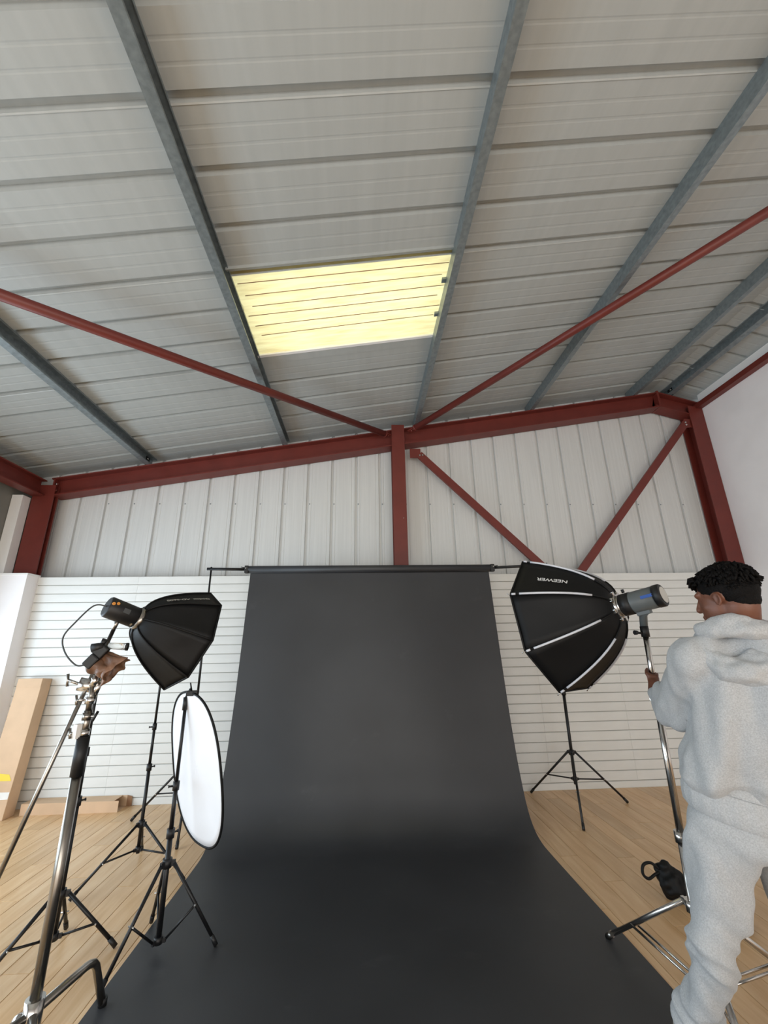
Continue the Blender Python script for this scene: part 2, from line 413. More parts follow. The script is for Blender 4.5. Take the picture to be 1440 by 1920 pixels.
m.hexa([(-1.04, ya, zsheet(-1.04)-.03), (.80, ya, zsheet(.80)-.03), (.80, yb_, zsheet(.80)-.005), (-1.04, yb_, zsheet(-1.04)-.005),
        (-1.04, ya, zsheet(-1.04)+.03), (.80, ya, zsheet(.80)+.03), (.80, yb_, zsheet(.80)+.03), (-1.04, yb_, zsheet(-1.04)+.03)])
m.build('edge_strip', ROOF, rl)
for yy in (-2.36, -1.96):
    MB().obox((.735, yy, zsheet(.735)-.012), (.03, 0, .03*S), (0, .02, 0), (0, 0, .012)).build('fixing_clip', GALV, rl)

# ---- purlins: galvanised C-sections, open towards the right wall
def purlin(xc, label, flip=1):
    x0 = xc; z0 = ztop(x0) if x0 < RX else ztop(RX)-.28*(x0-RX)
    t = .0035; wd = .064*flip; h = HS-.001; lip = .016
    o = thing('roof_purlin', (xc, -4.2, z0), label, 'purlin', None)
    sl = S if x0 < RX else -.28
    P = [(0, 0), (wd, 0), (wd, lip), (wd-t*flip, lip), (wd-t*flip, t), (t*flip, t), (t*flip, h-t), (wd-t*flip, h-t), (wd-t*flip, h-lip), (wd, h-lip), (wd, h), (0, h)]
    prof = [V((x0+a, YF+.02, z0+b+sl*a)) for a, b in P]
    MB().prism(prof, (0, .20-YF-.02, 0)).build('channel', GALV, o)
    b = MB().obox((x0+.012*flip, .06, z0+.06), (.004, 0, 0), (0, .045, 0), (0, 0, .06)); b.build('cleat', BLACKM, o)
    for dz in (.035, .085):
        MB().tube((x0+.012*flip, .03, z0+dz), (x0+.035*flip, .03, z0+dz), .011, n=8).build('bolt', CHROME, o)
    return o
purlin(-2.875, 'galvanised roof purlin nearest the left eaves')
purlin(-1.085, 'galvanised roof purlin along the left edge of the yellow rooflight')
purlin(.742, 'galvanised roof purlin along the right edge of the yellow rooflight')
purlin(2.455, 'galvanised roof purlin crossed by the right red brace tube')
purlin(4.07, 'galvanised roof purlin just left of the roof ridge')
purlin(4.70, 'galvanised roof purlin just right of the roof ridge, above the white wall', -1)

# ---- red steel frame
def ibeam(m, p0, p1, h, wf_, tf, tw, up):    # I-section between two points, p on the top centre line
    p0, p1, up = V(p0), V(p1), V(up).normalized()
    m.beam(p0-up*tf/2, p1-up*tf/2, wf_, tf, up); m.beam(p0-up*(h-tf/2), p1-up*(h-tf/2), wf_, tf, up); m.beam(p0-up*h/2, p1-up*h/2, tw, h-2*tf, up)
nup = V((-S, 0, 1)).normalized(); nup2 = V((.28, 0, 1)).normalized()
YR = .13; HB = .245
ra = thing('rafter', (-.1, YR, 3.6), 'long red steel roof rafter sloping up along the back wall', 'beam')
m = MB(); ibeam(m, (-4.02, YR, ztop(-4.02)), (4.46, YR, ztop(4.46)), HB, .19, .016, .012, nup); m.build('beam_section', RED, ra)
m = MB()
m.beam((-3.985, YR, ztop(-3.98)-.005), (-3.985, YR, ztop(-3.98)-HB), .19, .016, (1, 0, 0)); m.build('end_plate', RED, ra)
for dz in (.08, .165):
    MB().tube((-3.977, .065, ztop(-3.98)-dz), (-3.955, .065, ztop(-3.98)-dz), .014, n=6).build('bolt', CHROME, ra)
r2 = thing('rafter', (4.75, YR, 4.6), 'short red steel rafter from the ridge down to the right column', 'beam')
m = MB(); ibeam(m, (4.46, YR, ztop(4.46)+.005), (XR-.02, YR, ztop(4.46)-.28*(XR-.48-4.0)), HB, .19, .016, .012, nup2); m.build('beam_section', RED, r2)
MB().beam((4.46, YR, ztop(4.46)+.02), (4.46, YR, ztop(4.46)-HB-.01), .195, .03, (1, 0, 0)).build('apex_plate', RED, r2)

def column(name, x, z1, wd, dp, label, y0=.03, zc=9.0):
    o = thing(name, (x, y0+dp/2, 0), label, 'column')
    m = MB(); t = .014
    z2 = min(z1, zc); m.box((x-wd/2, y0, 0), (x+wd/2, y0+t, z1)); m.box((x-wd/2, y0+dp-t, 0), (x+wd/2, y0+dp, z2)); m.box((x-.006, y0+t, 0), (x+.006, y0+dp-t, z2))
    m.build('beam_section', RED, o)
    return o
cl = column('steel_column', -4.075, 3.60, .262, .09, 'dark red steel column in the left corner behind the white pier')
cr = column('steel_column', 4.985, 4.90, .215, .2, 'dark red steel column in the right corner beside the white wall')
cc = column('steel_column', .508, ztop(.5)+.055, .178, .19, 'red steel column rising in the middle of the back wall behind the backdrop', y0=.018, zc=ztop(.42)-.26)
for (dx, zz) in ((.045, 3.15),): MB().sphere((.508+dx, .010, zz), .007, 8, 5).build('bolt', CHROME, cc)
ev = thing('eaves_beam', (-4.13, -3, 3.44), 'dark red steel beam along the left eaves', 'beam')
m = MB(); ibeam(m, (-4.13, .02, 3.655), (-4.13, YF+.02, 3.655), .21, .15, .014, .01, (0, 0, 1)); m.build('beam_section', RED, ev)
er = thing('eaves_beam', (5.06, -3, 4.87), 'slim red steel tube along the top of the right white wall', 'beam')
m = MB(); m.beam((5.045, .12, 4.90), (5.045, YF+.02, 4.90), .09, .075); m.build('tube_section', RED, er)

def brace(p0, p1, r, label):
    o = thing('brace_tube', p0, label, 'brace')
    p0, p1 = V(p0), V(p1); d = (p1-p0).normalized()
    MB().tube(p0+d*.10, p1, r, n=20).build('tube', RED, o)
    MB().tube(p0+d*.085, p0+d*.105, r*1.15, n=20).build('end_cap', RED, o)
    MB().beam(p0-d*.02, p0+d*.09, .07, .012).build('gusset_plate', RED, o)
    for k in (.02, .055): MB().tube(p0+d*k+V((0, 0, -.02)), p0+d*k+V((0, 0, .02)), .011, n=8).build('bolt', RED, o)
    return o
T0, T1 = V((.385, .0, 4.345)), V((-2.44, -2.855, 3.868)); brace(T0, T0+(T1-T0)*1.55, .041, 'red round brace tube slanting across the roof to the left')
T0, T1 = V((.68, -.03, 4.405)), V((3.255, -2.918, 4.838)); brace(T0, T0+(T1-T0)*1.42, .041, 'red round brace tube slanting across the roof to the right')

def flat_brace(p0, p1, label, e):
    o = thing('wall_brace', p1, label, 'brace')
    p0, p1 = V(p0), V(p1); d = (p1-p0).normalized()
    MB().beam(p0, p1, .10, .035, (0, -1, 0)).build('bar', RED, o)
    MB().obox(p0+V(e)*.06, (.075, 0, 0), (0, .006, 0), (0, 0, .07)).build('gusset_plate', RED, o)
    sd = d.cross(V((0, 1, 0)))
    for k in (-.02, .03):
        q = p0 + d*(.03+k*.5) + sd*k*.6
        MB().tube(q+V((0, -.012, 0)), q+V((0, -.034, 0)), .012, n=8).build('bolt', CHROME, o)
    return o
flat_brace((.80, .06, 4.085), (2.66, .06, 2.19), 'red flat brace running down to the right from the middle column', (-.9, 0, .3))
flat_brace((4.80, .06, 4.635), (2.68, .06, 2.24), 'red flat brace running down to the left from the right column', (1, 0, -.1))

# ================================================================== BACKDROP
roll = thing('paper_backdrop', (.11, -.5, 0), 'black seamless paper backdrop unrolled from a bar and swept over the floor', 'backdrop')
PX0, PX1, RY, RZ, RR = -1.25, 1.472, -.535, 2.385, .042
m = MB(); m.tube((PX0, RY, RZ), (PX1, RY, RZ), RR, n=28); m.build('paper_roll', PAPER, roll)
m = MB(); m.tube((PX0-.012, RY, RZ), (PX1+.012, RY, RZ), RR*.72, n=20); m.build('core_tube', BLACKP, roll)
prof = [(RY+RR+.0005, RZ), (RY+RR-.002, 2.30), (-.528, 2.1), (-.585, 1.74), (-.668, 1.28), (-.745, .91), (-.83, .574), (-.90, .37), (-.965, .22), (-1.04, .115), (-1.14, .045), (-1.26, .012), (-1.40, .004), (-1.8, .003), (-2.4, .003), (-3.1, .003), (-3.8, .003), (-4.6, .003)]
# smooth profile (Catmull-Rom), gentle waviness across the width
def cr(P, n):
    out = []
    for i in range(len(P)-1):
        p0 = P[max(i-1, 0)]; p1 = P[i]; p2 = P[i+1]; p3 = P[min(i+2, len(P)-1)]
        for k in range(n):
            t = k/n
            out.append(tuple(.5*((2*p1[j]) + (-p0[j]+p2[j])*t + (2*p0[j]-5*p1[j]+4*p2[j]-p3[j])*t*t + (-p0[j]+3*p1[j]-3*p2[j]+p3[j])*t**3) for j in range(len(p1))))
    out.append(P[-1]); return out
pr = cr(prof, 5); nx = 60; m = MB(); vs = []
for (yy, zz) in pr:
    for i in range(nx+1):
        u = i/nx; xx = PX0+.006 + (PX1-PX0-.012)*u
        h = min(1, max(0, (2.3-zz)/1.2)) if zz > .3 else max(0, zz/.3)
        wv = .010*h*math.sin(u*5.1+.6) + .005*h*math.sin(u*13+zz*2)
        lift = .0022*max(0, noise.noise((xx*1.3, yy*1.0, 3.1))) if zz < .05 else 0
        vs.append((xx, yy+wv, max(zz, .0025)+lift))
m.add(vs, [(j*(nx+1)+i, j*(nx+1)+i+1, (j+1)*(nx+1)+i+1, (j+1)*(nx+1)+i) for j in range(len(pr)-1) for i in range(nx)], True)
m.build('paper_sheet', PAPER, roll)
bar = thing('crossbar', (.11, RY, RZ), 'black telescopic crossbar carrying the paper roll between two stands', 'bar')
MB().tube((-1.70, RY-.02, RZ+.008), (PX0, RY, RZ+.004), .0155, n=14).build('bar_section', BLACKM, bar)
MB().tube((PX1, RY, RZ+.004), (2.14, RY-.01, RZ+.03), .0155, n=14).build('bar_section', BLACKM, bar)
for s, xx in ((-1, PX0-.02), (1, PX1+.02)):
    MB().obox((xx, RY-.012, RZ), (.022, 0, 0), (0, .03, 0), (0, 0, .042)).build('end_clamp', BLACKP, bar, bevel=.008)
    MB().tube((xx, RY-.04, RZ+.01), (xx+s*.05, RY-.07, RZ+.02), .007, .004, n=8).build('clamp_lever', BLACKM, bar)
    MB().sphere((xx+s*.004, RY-.045, RZ+.012), .009, 8, 6).build('clamp_screw', CHROME, bar)

# ================================================================== LIGHT STANDS
def tripod(name, base, feet, zu, zl, secs, label, cat='light stand', mt=None, group=None, lr=.0105, frac=.55, top=None, brace_r=.0065, double=False, kn=None, mfoot=None, mcol=None):
    mt = mt or BLACKM; bx_, by_ = base
    o = thing(name, (bx_, by_, 0), label, cat, group)
    tx, ty = top or base; ztopp = secs[-1][1]
    def at(z): k = (z-zl)/(ztopp-zl); return V((bx_+(tx-bx_)*k, by_+(ty-by_)*k, z))
    for i, (z0, z1, r) in enumerate(secs):
        p = MB().tube(at(z0), at(z1), r, n=16).build('pole_section', mt, o)
        if i < len(secs)-1:
            MB().tube(at(z1-.035), at(z1+.012), r*1.5, n=14).build('lock_collar', mcol or BLACKP, p)
            kd = V((math.cos(1.1+i*2.2), math.sin(1.1+i*2.2)-.3, 0)).normalized()
            MB().path([at(z1-.012)+kd*r, at(z1-.012)+kd*(r+.022), at(z1-.012)+kd*(r+.03)], [.005, .005, .009], 8).build('lock_knob', mcol or BLACKP, p)
    r0 = secs[0][2]
    cu = MB().tube(at(zu-.022), at(zu+.022), r0*1.75, n=14)
    for fx, fy in feet:
        d = V((fx-bx_, fy-by_, 0)).normalized(); cu.obox(at(zu)+d*r0*2.0, d*r0*1.0, d.cross(V((0,0,1)))*.008, V((0,0,.014)))
    cu.build('leg_collar', mcol or BLACKP, o)
    cl_ = MB().tube(at(zl-.014), at(zl+.018), r0*1.6, n=14)
    for fx, fy in feet:
        d = V((fx-bx_, fy-by_, 0)).normalized(); cl_.obox(at(zl)+d*r0*1.8, d*r0*.9, d.cross(V((0,0,1)))*.007, V((0,0,.010)))
    cl_.build('brace_collar', mcol or BLACKP, o)
    for fx, fy in feet:
        d = V((fx-bx_, fy-by_, 0)).normalized(); sd = d.cross(V((0,0,1)))
        a = at(zu)+d*r0*2.6; f_ = V((fx, fy, .012)); dd = (f_-a).normalized()
        lg = MB().tube(a, f_-dd*.03, lr, n=12).build('leg', mt, o)
        MB().tube(f_-dd*.05, f_+V((0, 0, -.004)), lr*1.25, n=12).build('rubber_foot', mfoot or BLACKP, lg)
        q = a+(f_-a)*frac; b0 = at(zl)+d*r0*2.2
        for s in ((-1, 1) if double else (0,)):
            MB().tube(b0+sd*s*.016, q+sd*s*.016, brace_r, n=8).build('brace', mt, o)
        MB().tube(q-sd*.02, q+sd*.02, .0045, n=8).build('rivet', CHROME, lg)
    return o
# backdrop stands
tripod('backdrop_stand', (-1.665, -.53), [(-2.19, -.44), (-1.505, -1.08), (-1.34, -.05)], .50, .25, [(.24, 1.05, .0135), (1.05, 1.75, .0115), (1.75, RZ+.035, .0095)], 'black tripod stand at the left end of the backdrop crossbar, behind the white reflector')
tripod('backdrop_stand', (2.15, -.51), [(1.845, -.06), (2.69, -.45), (1.925, -1.045)], .485, .245, [(.20, 1.06, .0155), (1.06, 1.75, .0125), (1.75, RZ+.06, .0105)], 'black tripod stand at the right end of the backdrop crossbar, under the bigger softbox')
# small stands at the left
tripod('light_stand', (-1.65, -1.45), [(-1.905, -1.775), (-1.25, -1.575), (-1.79, -1.06)], .315, .155, [(.13, .70, .0125), (.70, .985, .0105), (.985, 1.50, .009)], 'slim black tripod stand on the planks behind the smaller softbox', lr=.009)
tripod('light_stand', (-1.105, -2.31), [(-.80, -2.285), (-1.245, -2.60), (-1.258, -2.045)], .405, .055, [(.045, .56, .0145), (.56, .80, .0125), (.80, 1.215, .010)], 'black tripod stand holding the white disc reflector', lr=.0095, frac=.52)
tripod('light_stand', (-1.645, -2.34), [(-1.355, -2.25), (-1.86, -2.56), (-1.74, -2.06)], .295, .108, [(.09, .745, .0145), (.745, 1.0, .0125), (1.0, 1.40, .010)], 'black tripod stand standing just behind the heavy chrome stand', lr=.010, frac=.58)

# ---- reflector
rc, ra_, rb_ = V((-1.010, -2.276, .874)), V((-.0546, -.0685, .428)), V((.1962, -.1317, -.0332))
def sgp(v): return math.copysign(abs(v)**.80, v)
rf = thing('reflector', (rc.x, rc.y, rc.z-.47), 'white oval collapsible reflector with black rim hanging from a stand', 'reflector')
nn = ra_.cross(rb_).normalized()
m = MB(); vs = []; K = 64; RINGS = 10
for j in range(RINGS+1):
    for k in range(K):
        a = 2*math.pi*k/K; q = j/RINGS
        bulge = .018*noise.noise((math.cos(a)*q*1.6+5, math.sin(a)*q*1.6, 1.3))*(1-q)
        vs.append(rc + (ra_*sgp(math.cos(a)) + rb_*sgp(math.sin(a)))*q + nn*(bulge))
m.add(vs, [(j*K+k, j*K+(k+1) % K, (j+1)*K+(k+1) % K, (j+1)*K+k) for j in range(RINGS) for k in range(K)], True)
o = m.build('disc_cloth', REFL, rf)
mo = o.modifiers.new('thick', 'SOLIDIFY'); mo.thickness = .004; mo.offset = 0
pts = [rc + ra_*sgp(math.cos(2*math.pi*k/80)) + rb_*sgp(math.sin(2*math.pi*k/80)) for k in range(81)]
MB().path(pts, .0075, 8, False).build('rim', BLACKF, rf)
cp = thing('reflector_clamp', (-1.07, -2.33, 1.27), 'black swivel clamp gripping the top of the white reflector', 'clamp')
tp = rc+ra_
MB().tube((-1.108, -2.31, 1.20), (-1.108, -2.31, 1.275), .014, n=12).build('socket', BLACKP, cp)
MB().path([(-1.108, -2.31, 1.27), (-1.085, -2.315, 1.315), tp+V((-.01, 0, .02)), tp+V((.012, -.005, -.012))], [.008, .008, .008, .006], 10).build('arm', BLACKM, cp)
MB().obox(tp+V((.006, 0, -.002)), (.035, 0, 0), (0, .014, 0), (0, 0, .016)).build('jaw', BLACKP, cp, bevel=.004)
MB().path([tp+V((.0, 0, .012)), tp+V((-.012, 0, .06))], [.006, .004], 8).build('lever', BLACKM, cp)

# ================================================================== SOFTBOXES
def softbox(name, C, a, b, R, Mp, rn, label, piping, text, tk, tdir, t0, t1, tu, th, tmat, pw=.52):
    C, Mp = V(C), V(Mp); a = V(a).normalized(); b = V(b); b = (b-a*b.dot(a)).normalized()
    def D(k): an = k*math.pi/4; return a*math.cos(an)+b*math.sin(an)
    def P(k, t, off=0): return Mp + (C-Mp)*t + D(k)*(rn+(R-rn)*(t**pw)+off)
    ax = (C-Mp).normalized()
    o = thing(name, tuple(Mp), label, 'softbox')
    T = [(i/14)**1.5 for i in range(15)]
    for k in range(8):
        m = MB(); vs = []
        for t in T:
            p, q = P(k, t), P(k+1, t); mid = (p+q)/2; inn = ((Mp+(C-Mp)*t)-mid)
            for j in range(7):
                u = j/6; sag = .10*math.sin(math.pi*t)*4*u*(1-u)
                wr = .006*noise.noise((k*3.1+u*2, t*5, 2.2))*math.sin(math.pi*u)
                vs.append(p+(q-p)*u + inn*(sag*.35) + inn.normalized()*wr)
        m.add(vs, [(i*7+j, i*7+j+1, (i+1)*7+j+1, (i+1)*7+j) for i in range(14) for j in range(6)], True)
        pn = m.build('fabric_panel', BLACKF, o); so = pn.modifiers.new('thick', 'SOLIDIFY'); so.thickness = .002
        rp = [P(k, t, .003) for t in T]
        rib = MB().path(rp, .0045, 8).build('rib', BLACKF, o)
        if piping:
            tt = [.12+.76*i/12 for i in range(13)]
            MB().path([P(k, t, .006) for t in tt], .0062, 8).build('piping', PIPING, rib)
            MB().path([P(k, t, .006) for t in (.925, .975)], .0062, 8).build('rib_tip', PIPING, rib)
            MB().tube(P(k, .985, .004), P(k, 1.03, .01), .003, n=6).build('rib_end', CHROME, rib)
    ring = [P(k, 1) for k in range(8)]
    m = MB(); m.path(ring+[ring[0], ring[1]], .005, 8, False); m.build('rim_hem', BLACKF, o)
    m = MB(); cc_ = Mp+(C-Mp)*.86
    m.add([cc_]+[P(k, .86, -.035) for k in range(8)], [(0, 1+k, 1+(k+1) % 8) for k in range(8)]); m.build('diffuser', GREYF, o)
    # printed name on one panel
    cu = bpy.data.curves.new('print', 'FONT'); cu.body = text; cu.size = 1; cu.align_x = 'CENTER'; cu.align_y = 'CENTER'; cu.offset = .02
    to = bpy.data.objects.new('print', cu); COL.objects.link(to)
    dg = bpy.context.evaluated_depsgraph_get(); me = bpy.data.meshes.new_from_object(to.evaluated_get(dg)); bpy.data.objects.remove(to)
    bm = bmesh.new(); bm.from_mesh(me); bmesh.ops.triangulate(bm, faces=bm.faces); bmesh.ops.subdivide_edges(bm, edges=[e for e in bm.edges if e.calc_length() > .3], cuts=2); bm.to_mesh(me); bm.free()
    xs = [v.co.x for v in me.vertices]; xmin, xmax = min(xs), max(xs)
    vs = []
    for v in me.vertices:
        s = (v.co.x-xmin)/(xmax-xmin); t = t0+(t1-t0)*s
        p, q = P(tk, t), P(tk+1, t); L = (q-p).length
        u = tu + v.co.y*th/L
        mid = (p+q)/2; inn = ((Mp+(C-Mp)*t)-mid); sag = .10*math.sin(math.pi*t)*4*u*(1-u)*.35
        pos = p+(q-p)*u + inn*sag - inn.normalized()*.006
        vs.append(pos)
    m = MB(); m.add(vs, [tuple(f.vertices) for f in me.polygons]); m.build('printed_name', tmat, o)
    return o, P, D, ax

# ---- left: smaller softbox, flash head and C-stand
SB1M = V((-1.190, -2.872, 1.724)); SB1C = V((-.994, -2.665, 1.622))
sb1, P1, D1, ax1 = softbox('softbox', SB1C, (.075, .0598, .263), (.2002, -.1954, -.0127), .280, SB1M, .052, 'smaller black octagonal softbox on the left with thin grey lettering on its top panel', False,
    'Godox  AD-S60S', 0, -1, .88, .22, .52, .030, INKG, .55)
MB().tube(SB1M-ax1*.018, SB1M+ax1*.016, .056, .060, n=28).build('mount_ring', STEEL, sb1)
fl1 = thing('flash_head', tuple(SB1M-ax1*.1), 'black cylindrical flash head with orange buttons behind the smaller softbox', 'flash')
F0, F1 = SB1M-ax1*.018, SB1M-ax1*.172
MB().path([F0, F0-ax1*.004, F1+ax1*.008, F1], [.050, .0535, .0535, .047], 32).build('housing', BLACKP, fl1)
sdv = ax1.cross(V((0, 0, 1))).normalized(); upv = sdv.cross(ax1).normalized()
camv = (V((0, -5.2484, 1.5774))-F0).normalized(); camv = (camv-ax1*camv.dot(ax1)).normalized(); cs = ax1.cross(camv)
def onf(t, an, r=.0535): return F0+(F1-F0)*t+(camv*math.cos(an)+cs*math.sin(an))*r
for t, an in ((.93, -.45), (.80, -.62)):
    p = onf(t, an); MB().tube(p-(p-(F0+(F1-F0)*t)).normalized()*.004, p+(p-(F0+(F1-F0)*t)).normalized()*.004, .0075, n=12).build('button', ORANGE, fl1)
p = onf(.45, -.25); q = (p-(F0+(F1-F0)*.45)).normalized()
MB().obox(p, ax1*.016, ax1.cross(q)*.012, q*.002).build('display', CORD, fl1)
p = onf(.10, .75); q = (p-(F0+(F1-F0)*.10)).normalized()
MB().obox(p, ax1*.004, ax1.cross(q)*.008, q*.003).build('lock_tab', CHROME, fl1)

cs_ = thing('c_stand', (-1.288, -3.02, 0), 'heavy chrome combo stand with bent turtle-base legs in the left foreground', 'light stand')
PA = V((-1.288, -3.02, 0))
def pa(z): return V((PA.x+(z-.2)*.006, PA.y, z))
MB().tube(pa(.19), pa(1.03), .0205, n=24).build('pole_section', STEEL, cs_)
MB().tube(pa(1.03), pa(1.19), .0265, n=24).build('black_sleeve', BLACKP, cs_)
MB().tube(pa(1.19), pa(1.30), .0165, n=20).build('pole_section', STEEL, cs_)
MB().tube(pa(1.30), pa(1.415), .0135, n=20).build('pole_section', STEEL, cs_)
for zz, sg, mt in ((1.205, -1, CHROME), (1.275, 1, BLACKP), (1.345, -1, CHROME)):
    kb = MB().tube(pa(zz-.016), pa(zz+.016), .0215, n=18).build('clamp_collar', CHROME if mt is CHROME else STEEL, cs_)
    dv = V((sg*.9, -.45, .05)).normalized()
    MB().path([pa(zz)+dv*.02, pa(zz)+dv*.055], [.006, .006], 8).build('screw', CHROME, kb)
    e_ = V((.3*sg, .2, .9)).normalized()
    MB().path([pa(zz)+dv*.055-e_*.022, pa(zz)+dv*.055+e_*.022], [.006, .006], 8).build('tee_handle', BLACKM if mt is not CHROME else STEEL, kb)
MB().obox(pa(1.215)+V((-.022, -.018, 0)), (.012, -.006, 0), (.006, .012, 0), (0, 0, .03)).build('sleeve_label', STICKW, cs_)
hub = MB(); hub.tube(pa(.155), pa(.262), .034, n=20); hub.build('hub', CHROME, cs_)
MB().sphere(pa(.2)+V((-.035, -.02, -.005)), (.03, .026, .034), 14, 9).build('hub_knob', CHROME, cs_)
def turtle(dirv, foot, bend, r=.0165):
    st_ = pa(.215); b = V(bend); f_ = V(foot)
    d1 = (b-st_).normalized(); d2 = (f_-b).normalized()
    pts = [st_, b-d1*.05, b-d1*.028+d2*.004, b-d1*.010+d2*.012, b+d2*.032, b+d2*.055, f_+V((0, 0, .004))]
    lg = MB().path(pts, r, 16).build('leg', STEEL, cs_)
    MB().tube(f_+V((0, 0, .03))-d2*.0, f_, r*1.12, n=14).build('rubber_foot', BLACKP, lg)
turtle(None, (-1.195, -2.655, .004), (-1.228, -2.715, .208))
turtle(None, (-1.50, -3.43, .002), (-1.475, -3.38, .20))
turtle(None, (-1.06, -3.35, .004), (-1.09, -3.30, .20))
arm = thing('boom_arm', (-1.30, -3.01, 1.45), 'thin chrome boom rod through the grip head, holding the flash head', 'arm')
AT, AB = V((-1.262, -2.945, 1.700)), V((-1.475, -3.16, .58)); AB = AT+(AB-AT)*1.12
MB().tube(AT, AB, .0095, n=16).build('rod', STEEL, arm)
MB().tube(AT+(AT-AB).normalized()*.03, AT-(AT-AB).normalized()*.035, .0115, .0095, n=14).build('rod_tip', STEEL, arm)
gh = thing('grip_head', (-1.29, -3.02, 1.42), 'chrome grip head clamping the boom rod on top of the combo stand', 'clamp')
GP = AT+(AB-AT)*.235
MB().tube(GP+V((-.03, -.02, .012)), GP+V((.045, .02, -.008)), .030, n=20).build('disc', CHROME, gh)
MB().tube(GP+V((.03, .01, -.004)), GP+V((.05, .022, -.01)), .042, n=24).build('disc', CHROME, gh)
MB().tube(pa(1.405), pa(1.405)+V((.01, 0, .05)), .018, n=14).build('socket', CHROME, gh)
MB().path([GP+V((-.03, -.02, .012)), GP+V((-.07, -.035, .03))], .0065, 8).build('screw', CHROME, gh)
MB().path([GP+V((-.07, -.035, .03))-V((0, 0, .028)), GP+V((-.07, -.035, .03))+V((-.008, 0, .028))], .0065, 8).build('tee_handle', STEEL, gh)

# ---- things hung at the grip head: battery pack with cable, clear tube, brown crumpled wrap
def remesh(mb, voxel, smooth=4, lam=.5):
    me = mb.mesh('tmp'); o = bpy.data.objects.new('tmp', me); COL.objects.link(o)
    md = o.modifiers.new('r', 'REMESH'); md.mode = 'VOXEL'; md.voxel_size = voxel
    dg = bpy.context.evaluated_depsgraph_get(); e = bpy.data.meshes.new_from_object(o.evaluated_get(dg)); bpy.data.objects.remove(o)
    n = len(e.vertices); co = np.empty(n*3); e.vertices.foreach_get('co', co); co = co.reshape(-1, 3)
    ed = np.empty(len(e.edges)*2, dtype=np.int64); e.edges.foreach_get('vertices', ed); ed = ed.reshape(-1, 2)
    deg = np.bincount(ed.ravel(), minlength=n).astype(float)[:, None]
    for _ in range(smooth):
        acc = np.zeros_like(co); np.add.at(acc, ed[:, 0], co[ed[:, 1]]); np.add.at(acc, ed[:, 1], co[ed[:, 0]])
        co += lam*(acc/np.maximum(deg, 1)-co)
    e.vertices.foreach_set('co', co.ravel()); e.update()
    return e, co
def displaced(e, co, fn, post=0):
    nr = np.empty(len(co)*3, dtype=np.float32); e.vertex_normals.foreach_get('vector', nr); nr = nr.reshape(-1, 3).astype(float)
    for i in range(len(co)):
        co[i] += nr[i]*fn(co[i], nr[i])
    if post:
        n = len(co); ed = np.empty(len(e.edges)*2, dtype=np.int64); e.edges.foreach_get('vertices', ed); ed = ed.reshape(-1, 2); deg = np.bincount(ed.ravel(), minlength=n).astype(float)[:, None]
        for _ in range(post):
            acc = np.zeros_like(co); np.add.at(acc, ed[:, 0], co[ed[:, 1]]); np.add.at(acc, ed[:, 1], co[ed[:, 0]]); co += .5*(acc/np.maximum(deg, 1)-co)
    e.vertices.foreach_set('co', co.ravel()); e.update()
def place(e, name, material, parent):
    o0 = V(tuple(parent['_o'])); e.transform(Matrix.Translation(-o0)); e.materials.clear(); e.materials.append(material)
    e.polygons.foreach_set('use_smooth', [True]*len(e.polygons)); e.name = name
    o = bpy.data.objects.new(name, e); COL.objects.link(o); o.parent = parent; o['_o'] = tuple(o0)
    return o
wr = thing('crumpled_wrap', (-1.19, -3.06, 1.46), 'brown crumpled leather-like wrap flaring out beside the chrome grip head', 'wrap')
m = MB(); vs = []
W0, W1 = V((-1.262, -3.06, 1.565)), V((-1.135, -3.07, 1.455)); wd_ = (W1-W0).normalized(); wa = wd_.cross(V((0, 1, 0))).normalized(); wb = wd_.cross(wa)
nk = 40; nt_ = 18
for i in range(nt_+1):
    t = i/nt_; r = .018+.052*t**1.2
    for k in range(nk):
        a = 2*math.pi*k/nk
        rr = r*(1+.35*noise.noise((math.cos(a)*1.6, math.sin(a)*1.6, t*2.2))+.12*math.sin(a*5+t*4))
        vs.append(W0+wd_*(.135*t+.02*noise.noise((math.cos(a)*2, math.sin(a)*2, 7))*t)+(wa*math.cos(a)*1.05+wb*math.sin(a)*.55)*rr)
m.add(vs, [(i*nk+k, i*nk+(k+1) % nk, (i+1)*nk+(k+1) % nk, (i+1)*nk+k) for i in range(nt_) for k in range(nk)], True)
o = m.build('flared_sheet', BROWN, wr); so = o.modifiers.new('thick', 'SOLIDIFY'); so.thickness = .003
mb_ = MB().sphere((-1.255, -3.075, 1.50), (.045, .035, .038)).sphere((-1.215, -3.08, 1.475), (.04, .03, .03))
e, co = remesh(mb_, .006, 3); displaced(e, co, lambda p, n: .010*noise.noise(tuple(p*28))); place(e, 'bunched_end', BROWN, wr)
bp_ = thing('battery_pack', (-1.27, -3.11, 1.50), 'small black battery pack clamped beside the boom rod, plugged into the flash cable', 'battery')
dx = V((.62, .1, .78)).normalized(); dy = V((.78, .1, -.62)).normalized(); dz_ = dx.cross(dy)
MB().obox((-1.262, -3.10, 1.520), dx*.030, dy*.022, dz_*.016).build('case', BLACKP, bp_, bevel=.006)
MB().tube((-1.270, -3.10, 1.578), (-1.222, -3.09, 1.588), .021, .017, n=18).build('lens_barrel', BLACKP, bp_)
MB().obox((-1.232, -3.09, 1.566), dx*.028, dy*.026, dz_*.016).build('bracket', BLACKP, bp_, bevel=.006)
MB().path([(-1.235, -3.09, 1.59), (-1.222, -3.09, 1.618)], [.010, .013], 12).build('knob', BLACKP, bp_)
gt = thing('clear_tube', (-1.18, -3.05, 1.58), 'short clear plastic tube with a black end ring beside the boom rod', 'tube')
MB().tube((-1.222, -3.055, 1.588), (-1.150, -3.03, 1.583), .015, .0165, n=20).build('glass_tube', GLASS, gt)
